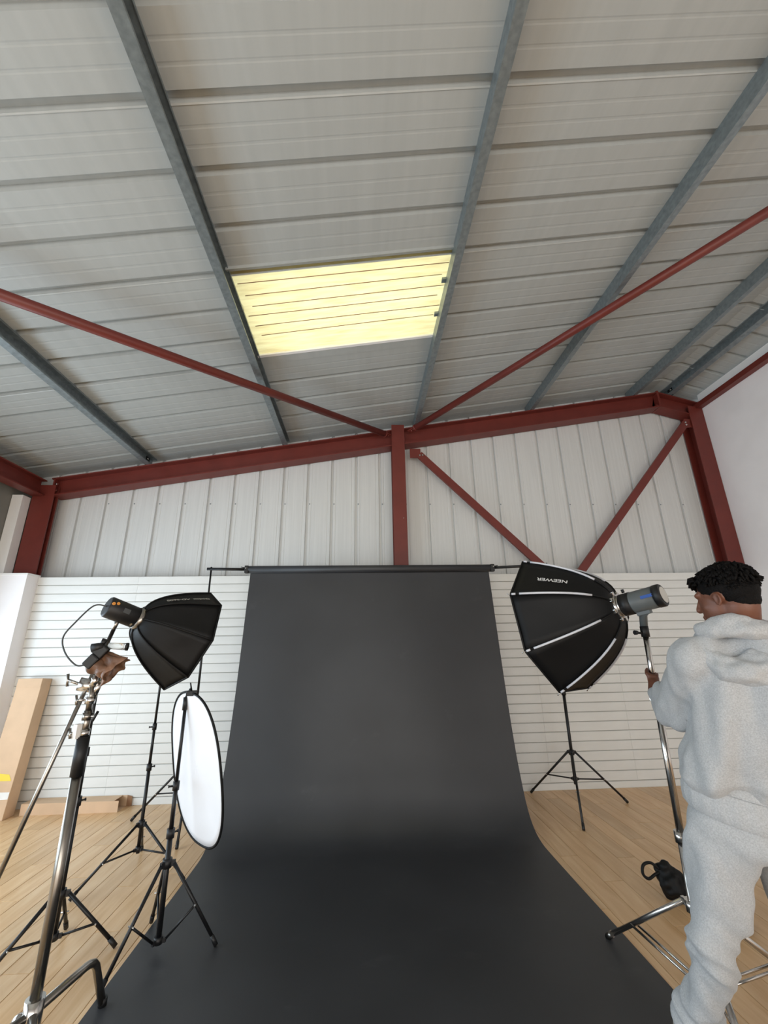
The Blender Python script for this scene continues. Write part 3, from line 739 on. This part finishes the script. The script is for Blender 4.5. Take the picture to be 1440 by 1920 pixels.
MB().path([(-1.152, -3.03, 1.583), (-1.142, -3.027, 1.582)], [.0185, .0185], 20).build('end_ring', BLACKP, gt)
kb = thing('power_cable', (-1.36, -3.05, 1.6), 'thin dark cable looping from the flash head down to the battery pack', 'cable')
c0 = F1-ax1*.0
cpts = cr([tuple(c0), (c0.x-.045, c0.y-.03, c0.z-.0), (-1.395, -3.06, 1.70), (-1.425, -3.08, 1.63), (-1.392, -3.095, 1.56), (-1.330, -3.10, 1.505), (-1.285, -3.10, 1.505)], 8)
MB().path(cpts, .0036, 8).build('cord', CORD, kb)

# ---- right: bigger softbox, monolight, chrome stand
SB2M = V((1.438, -2.921, 1.756)); SB2C = V((1.204, -2.593, 1.682))
sb2, P2, D2, ax2 = softbox('softbox', SB2C, (-.1709, -.0361, .3819), (-.2994, -.2489, -.1575), .420, SB2M, .062, 'bigger black octagonal softbox on the right with white piping and white lettering', True,
    'NEEWER', 0, 1, .38, .74, .50, .036, INKW, .55)
sr = MB()
MB().tube(SB2M-ax2*.012, SB2M+ax2*.012, .066, n=30).build('speed_ring', CHROME, sb2)
for k in range(8):
    d = D2(k); MB().obox(SB2M+d*.072+ax2*.004, d*.014, ax2*.012, d.cross(ax2)*.011).build('ring_socket', CHROME, sb2, bevel=.002)
MB().tube(SB2M-ax2*.022, SB2M-ax2*.012, .058, n=30).build('inner_ring', CHROME, sb2)
ml = thing('monolight', tuple(SB2M-ax2*.13), 'grey cylindrical studio light with a blue strip behind the bigger softbox', 'studio light')
L0, L1 = SB2M-ax2*.022, SB2M-ax2*.235
MB().path([L0, L0-ax2*.055], [.060, .060], 32).build('front_collar', BLACKP, ml)
MB().path([L0-ax2*.055, L0-ax2*.06, L1+ax2*.035], [.058, .0575, .0575], 32).build('housing', GREYB, ml)
MB().path([L1+ax2*.035, L1+ax2*.006, L1], [.0595, .0595, .054], 32).build('rear_cap', BLACKP, ml)
MB().path([L1-ax2*.001, L1-ax2*.003], [.043, .043], 28).build('control_panel', INKG, ml)
cv = (V((0, -5.2484, 1.5774))-L0).normalized(); cv = (cv-ax2*cv.dot(ax2)).normalized(); cw = ax2.cross(cv)
if cw.z < 0: cw = -cw
p = L1+ax2*.062 + (cv*math.cos(.25)+cw*math.sin(.25))*.0575; q = (cv*math.cos(.25)+cw*math.sin(.25))
MB().obox(p, ax2*.030, ax2.cross(q)*.008, q*.0015).build('blue_strip', BLUE, ml)
p = L0-ax2*.03+cw*.062
MB().tube(p, p+cw*.02, .008, n=10).build('release_pin', BLACKP, ml)
HP = V((1.522, -2.99, 1.705)); PT = V((1.520, -2.98, 1.595))
MB().obox(L0+(L1-L0)*.42-cw*.062, ax2*.035, cv*.018, cw*.012).build('foot_plate', GREYB, ml, bevel=.004)
MB().path([L0+(L1-L0)*.42-cw*.060, HP, PT+V((0, 0, .045))], [.022, .020, .019], 16).build('handle', GREYB, ml)
MB().tube(PT+V((0, 0, -.005)), PT+V((0, 0, .05)), .021, n=16).build('spigot_socket', BLACKP, ml)
MB().path([PT+V((0, 0, .012)), PT+V((-.055, -.01, .018))], [.006, .006], 8).build('lock_screw', BLACKM, ml)
MB().path([PT+V((-.05, -.01, .018)), PT+V((-.066, -.012, .018))], [.011, .012], 10).build('lock_knob', BLACKP, ml)
tripod('light_stand', (1.492, -2.98), [(1.363, -2.391), (2.09, -2.90), (1.275, -3.518)], .425, .135, [(.10, .70, .0185), (.70, 1.30, .0165), (1.30, 1.60, .0140)], 'tall chrome light stand held by the person in grey', mt=CHROME, lr=.0125, frac=.62, top=(1.520, -2.98), brace_r=.006, double=True, mcol=CHROME, mfoot=STEEL)

# ================================================================== BOXES AND BAGS
cb = thing('cardboard_box', (-3.59, -.2, 0), 'tall narrow cardboard box leaning against the white pier and slat wall', 'box')
x0, x1 = -3.722, -3.466; fb, ff, tb, tf_, hz = -.165, -.312, -.010, -.157, 1.275
MB().hexa([(x0, ff, 0), (x1, ff, 0), (x1, fb, 0), (x0, fb, 0), (x0, tf_, hz), (x1, tf_, hz), (x1, tb, hz-.015), (x0, tb, hz-.015)]).build('carton', CARD, cb, bevel=.004)
def onface(x, z, off=.002): k = z/hz; return V((x, ff+(tf_-ff)*k-off, z))
MB().add([onface(x0+.002, hz-.09, .004), onface(x1-.002, hz-.09, .004), onface(x1-.002, hz-.002, .004), onface(x0+.002, hz-.002, .004)], [(0, 1, 2, 3)]).build('end_flap', CARD, cb).modifiers.new('t', 'SOLIDIFY').thickness = .003
MB().add([onface(x0+.06, .33), onface(x0+.235, .33), onface(x0+.20, .385), onface(x0+.06, .40)], [(0, 1, 2, 3)]).build('sticker', STICKY, cb)['label'] = 'yellow sticker'
MB().add([onface(x0+.10, .17), onface(x0+.252, .175), onface(x0+.252, .235), onface(x0+.10, .235)], [(0, 1, 2, 3)]).build('sticker', STICKW, cb)['label'] = 'white sticker'
lb = thing('cardboard_box', (-2.9, -.11, 0), 'long low cardboard box lying on the floor along the slat wall', 'box')
m = MB(); a0, a1, b0, b1, h = -3.40, -2.455, -.187, -.012, .10; t = .004
m.box((a0, b0, 0), (a1, b0+t, h)); m.box((a0, b1-t, 0), (a1, b1, h)); m.box((a0, b0+t, 0), (a1, b1-t, t)); m.box((a0, b0+t, h-t), (a1-.05, b1-t, h)); m.box((a0, b0+t, t), (a0+t, b1-t, h-t))
m.build('carton', CARD, lb)
MB().hexa([(a1-.001, b1-.004, 0), (a1+.055, b1-.008, 0), (a1+.055, b1-.004, 0), (a1-.001, b1, 0), (a1-.001, b1-.004, h), (a1+.05, b1-.008, h-.01), (a1+.05, b1-.004, h-.01), (a1-.001, b1, h)]).build('end_flap', CARDI, lb)
MB().box((a1-.30, b0+t, t), (a1-.29, b1-t, h-t)).build('filler', CARDI, lb)
bg_ = thing('black_bag', (1.99, -2.06, 0), 'black fabric pouch with a strap loop on the floor behind the chrome stand', 'bag')
mb_ = MB().sphere((1.99, -2.06, .085), (.085, .075, .085)).sphere((2.045, -2.08, .06), (.10, .08, .06)).sphere((1.965, -2.05, .14), (.045, .05, .06))
e, co = remesh(mb_, .009, 3); displaced(e, co, lambda p, n: .035*noise.noise(tuple(p*11))+.014*noise.noise(tuple(p*26))); co[:, 2] = np.maximum(co[:, 2], .002); e.vertices.foreach_set('co', co.ravel()); place(e, 'pouch', BLACKF, bg_)
lp = cr([(1.93, -2.05, .155), (1.885, -2.04, .185), (1.835, -2.04, .175), (1.82, -2.045, .13), (1.85, -2.05, .105), (1.895, -2.05, .125), (1.925, -2.05, .135)], 6)
MB().path(lp, .009, 8).build('strap_loop', BLACKF, bg_)
b2 = thing('black_bag', (2.17, -2.36, 0), 'small black fluffy pouch on the floor right of the grey trouser leg', 'bag')
mb_ = MB().sphere((2.165, -2.35, .05), (.06, .075, .055)).sphere((2.19, -2.30, .045), (.05, .05, .045))
e, co = remesh(mb_, .008, 2); displaced(e, co, lambda p, n: .012*noise.noise(tuple(p*30))); co[:, 2] = np.maximum(co[:, 2], .002); e.vertices.foreach_set('co', co.ravel()); place(e, 'pouch', BLACKF, b2)

# ================================================================== PERSON
pe = thing('person', (1.50, -3.25, 0), 'person in a grey hooded sweatsuit seen from behind, left hand on the chrome stand', 'person')
Hc = V((1.470, -3.600, 1.742))
hf = V((-.42, .90, -.16)).normalized(); hl = V((0, 0, 1)).cross(hf).normalized(); hu = hf.cross(hl).normalized(); 
def hp(f, l, u): return Hc + hf*f + hl*l + hu*u
HA = (hf, hl, hu)
LSH, LEL, LWR = V((1.326, -3.520, 1.494)), V((1.385, -3.290, 1.285)), V((1.468, -3.035, 1.322))
RSH, REL, RWR = V((1.685, -3.68, 1.505)), V((1.82, -3.58, 1.23)), V((1.83, -3.34, 1.12))
C7 = V((1.512, -3.600, 1.560)); HIP = V((1.478, -3.448, .93))
LH, LK, LA = V((1.392, -3.41, .905)), V((1.322, -3.325, .50)), V((1.318, -3.122, .095))
RH, RK, RA = V((1.565, -3.495, .905)), V((1.68, -3.36, .51)), V((1.75, -3.29, .095))
mb_ = MB()
mb_.sphere(hp(-.012, 0, .028), (.100, .078, .094), 20, 14, HA).sphere(hp(.032, 0, -.035), (.068, .062, .085), 18, 12, HA)
mb_.sphere(hp(.040, 0, -.085), (.052, .050, .036), 16, 10, HA).sphere(hp(.082, 0, -.105), (.018, .022, .016), 12, 8, HA)
mb_.sphere(hp(.080, 0, .018), (.022, .055, .016), 14, 8, HA)
mb_.caps([hp(.092, 0, .005), hp(.112, 0, -.035)], [.010, .014], 10).sphere(hp(.100, .010, -.040), .009, 8, 6).sphere(hp(.100, -.010, -.040), .009, 8, 6)
mb_.sphere(hp(.095, 0, -.066), (.013, .025, .008), 12, 8, HA).sphere(hp(.093, 0, -.080), (.013, .022, .008), 12, 8, HA)
for s in (-1, 1):
    mb_.caps([hp(-.002+.014*math.cos(q), s*(.078+.005*(1-math.cos(q))), -.018+.023*math.sin(q)) for q in (-1.2, -.4, .5, 1.3, 2.1, 2.9, 3.7, 4.6)], [.0045, .0036, .0038, .0042, .0044, .0044, .0044, .0055], 8); mb_.sphere(hp(-.006, s*.075, -.018), (.013, .005, .020), 12, 8, HA)
    mb_.sphere(hp(.055, s*.045, -.035), (.022, .016, .02), 10, 8, HA)
mb_.caps([hp(-.035, 0, -.05), C7+V((0, .015, .03)), C7+V((0, .02, -.05))], [.062, .062, .085], 18)
SP = [C7+V((0, .03, -.08)), V((1.495, -3.55, 1.30)), V((1.485, -3.49, 1.10)), HIP]
mb_.caps(SP, [.10, .105, .095, .10], 18)
mb_.caps([C7+V((0, .03, -.06)), LSH], [.07, .05]); mb_.caps([C7+V((0, .03, -.06)), RSH], [.07, .05])
mb_.caps([LSH, LEL, LWR], [.050, .040, .027], 14); mb_.caps([RSH, REL, RWR], [.050, .040, .027], 14)
mb_.caps([LH, LK, LA], [.075, .040, .032], 14); mb_.caps([RH, RK, RA], [.075, .040, .032], 14)
mb_.caps([LA, LA+V((.03, .12, -.05))], [.030, .022]); mb_.caps([RA, RA+V((.025, .12, -.05))], [.030, .022])
# left hand closed round the stand pole (pole axis about vertical)
PC = V((1.5153, -2.98, 1.372))
def hand(mb, wrist, center, pole_r, palm_dir, up):
    # palm sits between wrist and pole; fingers curl round the far side
    pd = palm_dir.normalized(); upn = up.normalized(); sd = upn.cross(pd)
    pc = center-pd*(pole_r+.014)
    mb.caps([wrist, pc-pd*.012], [.026, .026], 12)
    mb.obox(pc, pd*.012, upn*.040, sd*.026)
    for i, (h, L) in enumerate(((.030, 1.0), (.010, 1.06), (-.010, 1.0), (-.029, .85))):
        c0 = center+upn*h; pts = []
        for a in (200, 150, 100, 55, 15, -25):
            an = math.radians(180-(200-a)*L); rr = pole_r+.0085
            pts.append(c0 + (sd*math.sin(an)*-1 + pd*math.cos(an)*1.0)*rr*(1.0))
        mb.caps(pts, [.0095, .0095, .009, .0088, .0082, .0075], 9)
    tb_ = center+upn*.046
    pts = [pc+upn*.02-sd*.0, pc+upn*.042+sd*.022, tb_+sd*(pole_r+.010), tb_+sd*(pole_r+.006)+pd*.022+upn*.004]
    mb.caps(pts, [.013, .0115, .010, .0085], 10)
hand(mb_, LWR, PC, .0140, V((.55, .80, .25)), V((0, 0, 1)))
# right hand, slightly curled
RP_ = RWR+V((-.01, .075, -.03)); mb_.caps([RWR, RP_], [.026, .03], 12); mb_.sphere(RP_, (.036, .04, .018), 12, 8)
for i in range(4):
    b_ = RP_+V((-.027+.018*i, .03, -.004)); mb_.caps([b_, b_+V((0, .035, -.014)), b_+V((0, .05, -.038)), b_+V((0, .045, -.056))], [.009, .0088, .008, .0075], 9)
mb_.caps([RP_+V((-.03, -.01, 0)), RP_+V((-.052, .02, -.012)), RP_+V((-.05, .05, -.022))], [.012, .010, .0085], 9)
e, co = remesh(mb_, .0055, 3, .45); place(e, 'body', SKIN, pe)
for s in (-1, 1):
    ey = MB().sphere(hp(.066, s*.030, -.006), (.012, .013, .008), 10, 7, HA).build('eye', EYEW, pe)
    MB().sphere(hp(.0765, s*.030, -.006), (.003, .006, .006), 8, 6, HA).build('iris', HAIR, ey)
# hair: dense short twists over a cap, faded towards the nape
mb_ = MB()
mb_.sphere(hp(-.016, 0, .036), (.101, .084, .080), 22, 14, HA)
mb_.sphere(hp(-.040, 0, .012), (.080, .0775, .075), 18, 12, HA)
mb_.sphere(hp(-.056, 0, -.030), (.052, .062, .045), 14, 10, HA)
rnd = random.Random(3)
for i in range(1150):
    a = rnd.uniform(0, 2*math.pi); el = rnd.uniform(-.42, 1.5)
    if math.cos(a) > .30 and el < .40: continue
    if math.cos(a) > -.35 and el < .02: continue
    d = hf*math.cos(el)*math.cos(a) + hl*math.cos(el)*math.sin(a) + hu*math.sin(el)*.75
    base = hp(-.016, 0, .036) + hf*(.099*math.cos(el)*math.cos(a)) + hl*(.082*math.cos(el)*math.sin(a)) + hu*(.077*math.sin(el))
    jit = V((rnd.uniform(-1, 1), rnd.uniform(-1, 1), rnd.uniform(-1, 1)))
    L = rnd.uniform(.016, .029)*(1.0 if el > .1 else max(.28, .75+1.2*el))*(1.25 if math.cos(a) < -.4 else 1)
    d1 = (d+jit*.5).normalized(); d2 = (d*.5+jit*.5+V((0, 0, -.9))).normalized()
    mb_.path([base-d*.008, base+d1*L*.5, base+d1*L*.5+d2*L*.6], [.0068, .0062, .0028], 6)
for i in range(40):            # fringe over the forehead
    l = -.064+.128*i/39; b0 = hp(.058-.10*l*l*4, l, .072+rnd.uniform(-.012, .012))
    mb_.path([b0, b0+hf*.020+hu*.002, b0+hf*.030-hu*rnd.uniform(.016, .030)+hl*rnd.uniform(-.006, .006)], [.008, .0065, .003], 6)
mb_.build('hair', HAIR, pe)

# hoodie ---------------------------------------------------------------
lat = V((-.89, .456, 0)); fwd = V((.456, .89, 0)); UP = V((0, 0, 1))
def bp(c, l, f, z): return V((c.x, c.y, 0))+lat*l+fwd*f+UP*z
mb_ = MB()
TC = [(1.500, -3.590, 1.50, .172, .105), (1.498, -3.580, 1.42, .205, .135), (1.495, -3.560, 1.30, .213, .148), (1.488, -3.520, 1.18, .210, .145), (1.482, -3.490, 1.10, .210, .144), (1.480, -3.475, 1.055, .203, .136)]
for i in range(len(TC)-1):
    a, b = TC[i], TC[i+1]
    for k in range(4):
        t = k/4; q = [a[j]+(b[j]-a[j])*t for j in range(5)]
        mb_.sphere((q[0], q[1], q[2]), (q[3], q[4], .075), 22, 10, (lat, fwd, UP))
mb_.caps([C7+V((.0, .02, -.03)), LSH+V((.012, 0, -.008)), LSH], [.10, .088, .085], 16)
mb_.caps([C7+V((.0, .02, -.03)), RSH+V((-.012, 0, -.008)), RSH], [.10, .088, .085], 16)
mb_.caps([LSH, LSH*.5+LEL*.5+V((-.006, 0, 0)), LEL, LEL*.55+LWR*.45, LEL*.15+LWR*.85], [.088, .084, .076, .062, .046], 16)
mb_.caps([RSH, REL, REL*.15+RWR*.85], [.088, .072, .046], 16)
mb_.caps([LEL*.16+LWR*.84, LEL*.02+LWR*.98], [.041, .038], 14); mb_.caps([REL*.16+RWR*.84, REL*.02+RWR*.98], [.041, .038], 14)
e, co = remesh(mb_, .0095, 8, .5)
def hood_folds(p, n):
    x, y, z = p
    u = (x-1.49)*lat.x+(y+3.5)*lat.y
    ph = u*17 + 3.2*noise.noise((x*2.6, y*2.6, z*1.4)) + (z-1.2)*2.2
    d = .046*((.5+.5*math.cos(2*ph))**1.6-.32)*min(1, max(.25, .65+1.3*noise.noise((x*4+3, y*4, z*2.5)))) + .022*noise.noise((x*9, y*9, z*3.2)) + .010*noise.noise((x*19, y*19, z*8))
    k = max(0, 1-abs(z-1.06)/.10); d += .010*k*noise.noise((x*7, y*7, z*26))
    de = (V(p)-LEL).length; ke = max(0, 1-de/.16)
    d = d*(1-.4*ke) + ke*.026*noise.noise((x*8+z*13, y*11, z*9))
    dc = (V(p)-(LEL*.1+LWR*.9)).length; kc = max(0, 1-dc/.12); d = d*(1-kc) + kc*.006*math.sin(dc*110) + kc*.004
    return d
displaced(e, co, hood_folds, 1)
place(e, 'hoodie', FLEECE, pe)
# waistband of the hoodie: ribbed tilted ring
m = MB(); K = 96; vs = []
for j, (dz, ro) in enumerate(((.085, -0.004), (.06, .008), (.03, .011), (.0, .010), (-.012, .002))):
    for k in range(K):
        a = 2*math.pi*k/K; l = math.cos(a); f = math.sin(a)
        rib = .0016*math.sin(a*K/4)
        tilt = .038*l + .01*f
        vs.append(bp(V((1.478, -3.455, 0)), l*(.198+ro+rib), f*(.134+ro+rib), .930+dz+tilt))
m.add(vs, [(j*K+k, j*K+(k+1) % K, (j+1)*K+(k+1) % K, (j+1)*K+k) for j in range(4) for k in range(K)], True)
m.build('waistband', FLEECE, pe)
# hood hanging down the back
mb_ = MB(); ring = []
for k in range(25):
    a = 2*math.pi*k/24; l = math.cos(a); f = math.sin(a)
    ring.append(bp(V((1.512, -3.590, 0)), l*.122+.010, f*.100, 1.572-.045*f+.010*l))
mb_.caps(ring, [.034+.010*max(0, -math.sin(2*math.pi*k/24)) for k in range(25)], 12)
ring2 = []
for k in range(13):
    a = math.pi+math.pi*k/12; l = math.cos(a); f = math.sin(a)
    ring2.append(bp(V((1.500, -3.600, 0)), -l*.140+.020, f*.105, 1.535-.085*abs(f)**2))
mb_.caps(ring2, [.034+.020*math.sin(math.pi*k/12) for k in range(13)], 12)
mb_.sphere(bp(V((1.500, -3.640, 0)), .005, -.045, 1.475), (.108, .052, .062), 18, 12, (lat, fwd, UP))
mb_.sphere(bp(V((1.500, -3.640, 0)), .0, -.055, 1.432), (.060, .040, .045), 16, 10, (lat, fwd, UP))
e, co = remesh(mb_, .0085, 5, .5)
displaced(e, co, lambda p, n: .022*noise.noise((p[0]*9, p[1]*9, p[2]*17)) + .008*noise.noise(tuple(p*30)))
place(e, 'hood', FLEECE, pe)
# trousers
mb_ = MB()
for k in range(6): mb_.sphere((1.478, -3.455, .86+.035*k), (.190, .128, .06), 22, 10, (lat, fwd, UP))
mb_.caps([LH+V((.0, 0, -.02)), LH*.5+LK*.5+V((.004, -.005, 0)), LK, LK*.5+LA*.5+V((.0, -.012, 0)), LA+V((0, -.012, .06)), LA+V((-.004, -.004, .012))], [.116, .100, .078, .068, .062, .058], 18)
mb_.caps([RH+V((.0, 0, -.02)), RH*.5+RK*.5, RK, RK*.5+RA*.5, RA+V((0, -.01, .06)), RA+V((0, 0, .02))], [.116, .098, .076, .064, .058, .052], 18)
e, co = remesh(mb_, .0095, 7, .5)
def leg_folds(p, n):
    x, y, z = p
    ph = z*11 + (x-1.4)*15 + (y+3.3)*9 + 3.0*noise.noise((x*3, y*3, z*2.4))
    d = .018*((.5+.5*math.cos(2*ph))**1.7-.3) + .016*noise.noise((x*8+z*5, y*8, z*4)) + .010*noise.noise((x*18+z*9, y*18, z*9))
    k = max(0, 1-abs(z-.46)/.14); d += .020*k*((.5+.5*math.cos(2*(z*38+x*20+2.5*noise.noise((x*6, y*6, z*5)))))**1.5-.3)
    k = max(0, 1-abs(z-.16)/.18); d += .018*k*((.5+.5*math.cos(2*(z*34-y*16+2.5*noise.noise((x*6, y*6, z*5)))))**1.5-.3)
    if z > .84: d *= max(.15, 1-(z-.84)/.10)
    return d
displaced(e, co, leg_folds, 2)
place(e, 'sweatpants', FLEECE, pe)
for A_, dv in ((LA, V((.25, 1, 0)).normalized()), (RA, V((.2, 1, 0)).normalized())):
    mb_ = MB(); sx = dv.cross(UP)
    mb_.sphere(A_+V((0, 0, -.035))+dv*.0, (.046, .055, .055), 14, 10, (sx, dv, UP)); mb_.sphere(A_+V((0, 0, -.052))+dv*.09, (.046, .085, .036), 14, 10, (sx, dv, UP)); mb_.sphere(A_+V((0, 0, -.055))-dv*.035, (.040, .04, .036), 14, 10, (sx, dv, UP))
    e, co = remesh(mb_, .007, 4); co[:, 2] = np.maximum(co[:, 2], .016); e.vertices.foreach_set('co', co.ravel()); sh = place(e, 'shoe', RUB, pe)
    m = MB(); pr_ = []
    for k in range(28):
        a = 2*math.pi*k/28; pr_.append(V((A_.x, A_.y, .001))+dv*(.05+.135*math.cos(a))+sx*(.05*math.sin(a)*(1+.12*math.cos(a))))
    m.prism(pr_, (0, 0, .024)); m.build('sole', SOLE, sh)

for o in bpy.data.objects:
    if '_o' in o: del o['_o']
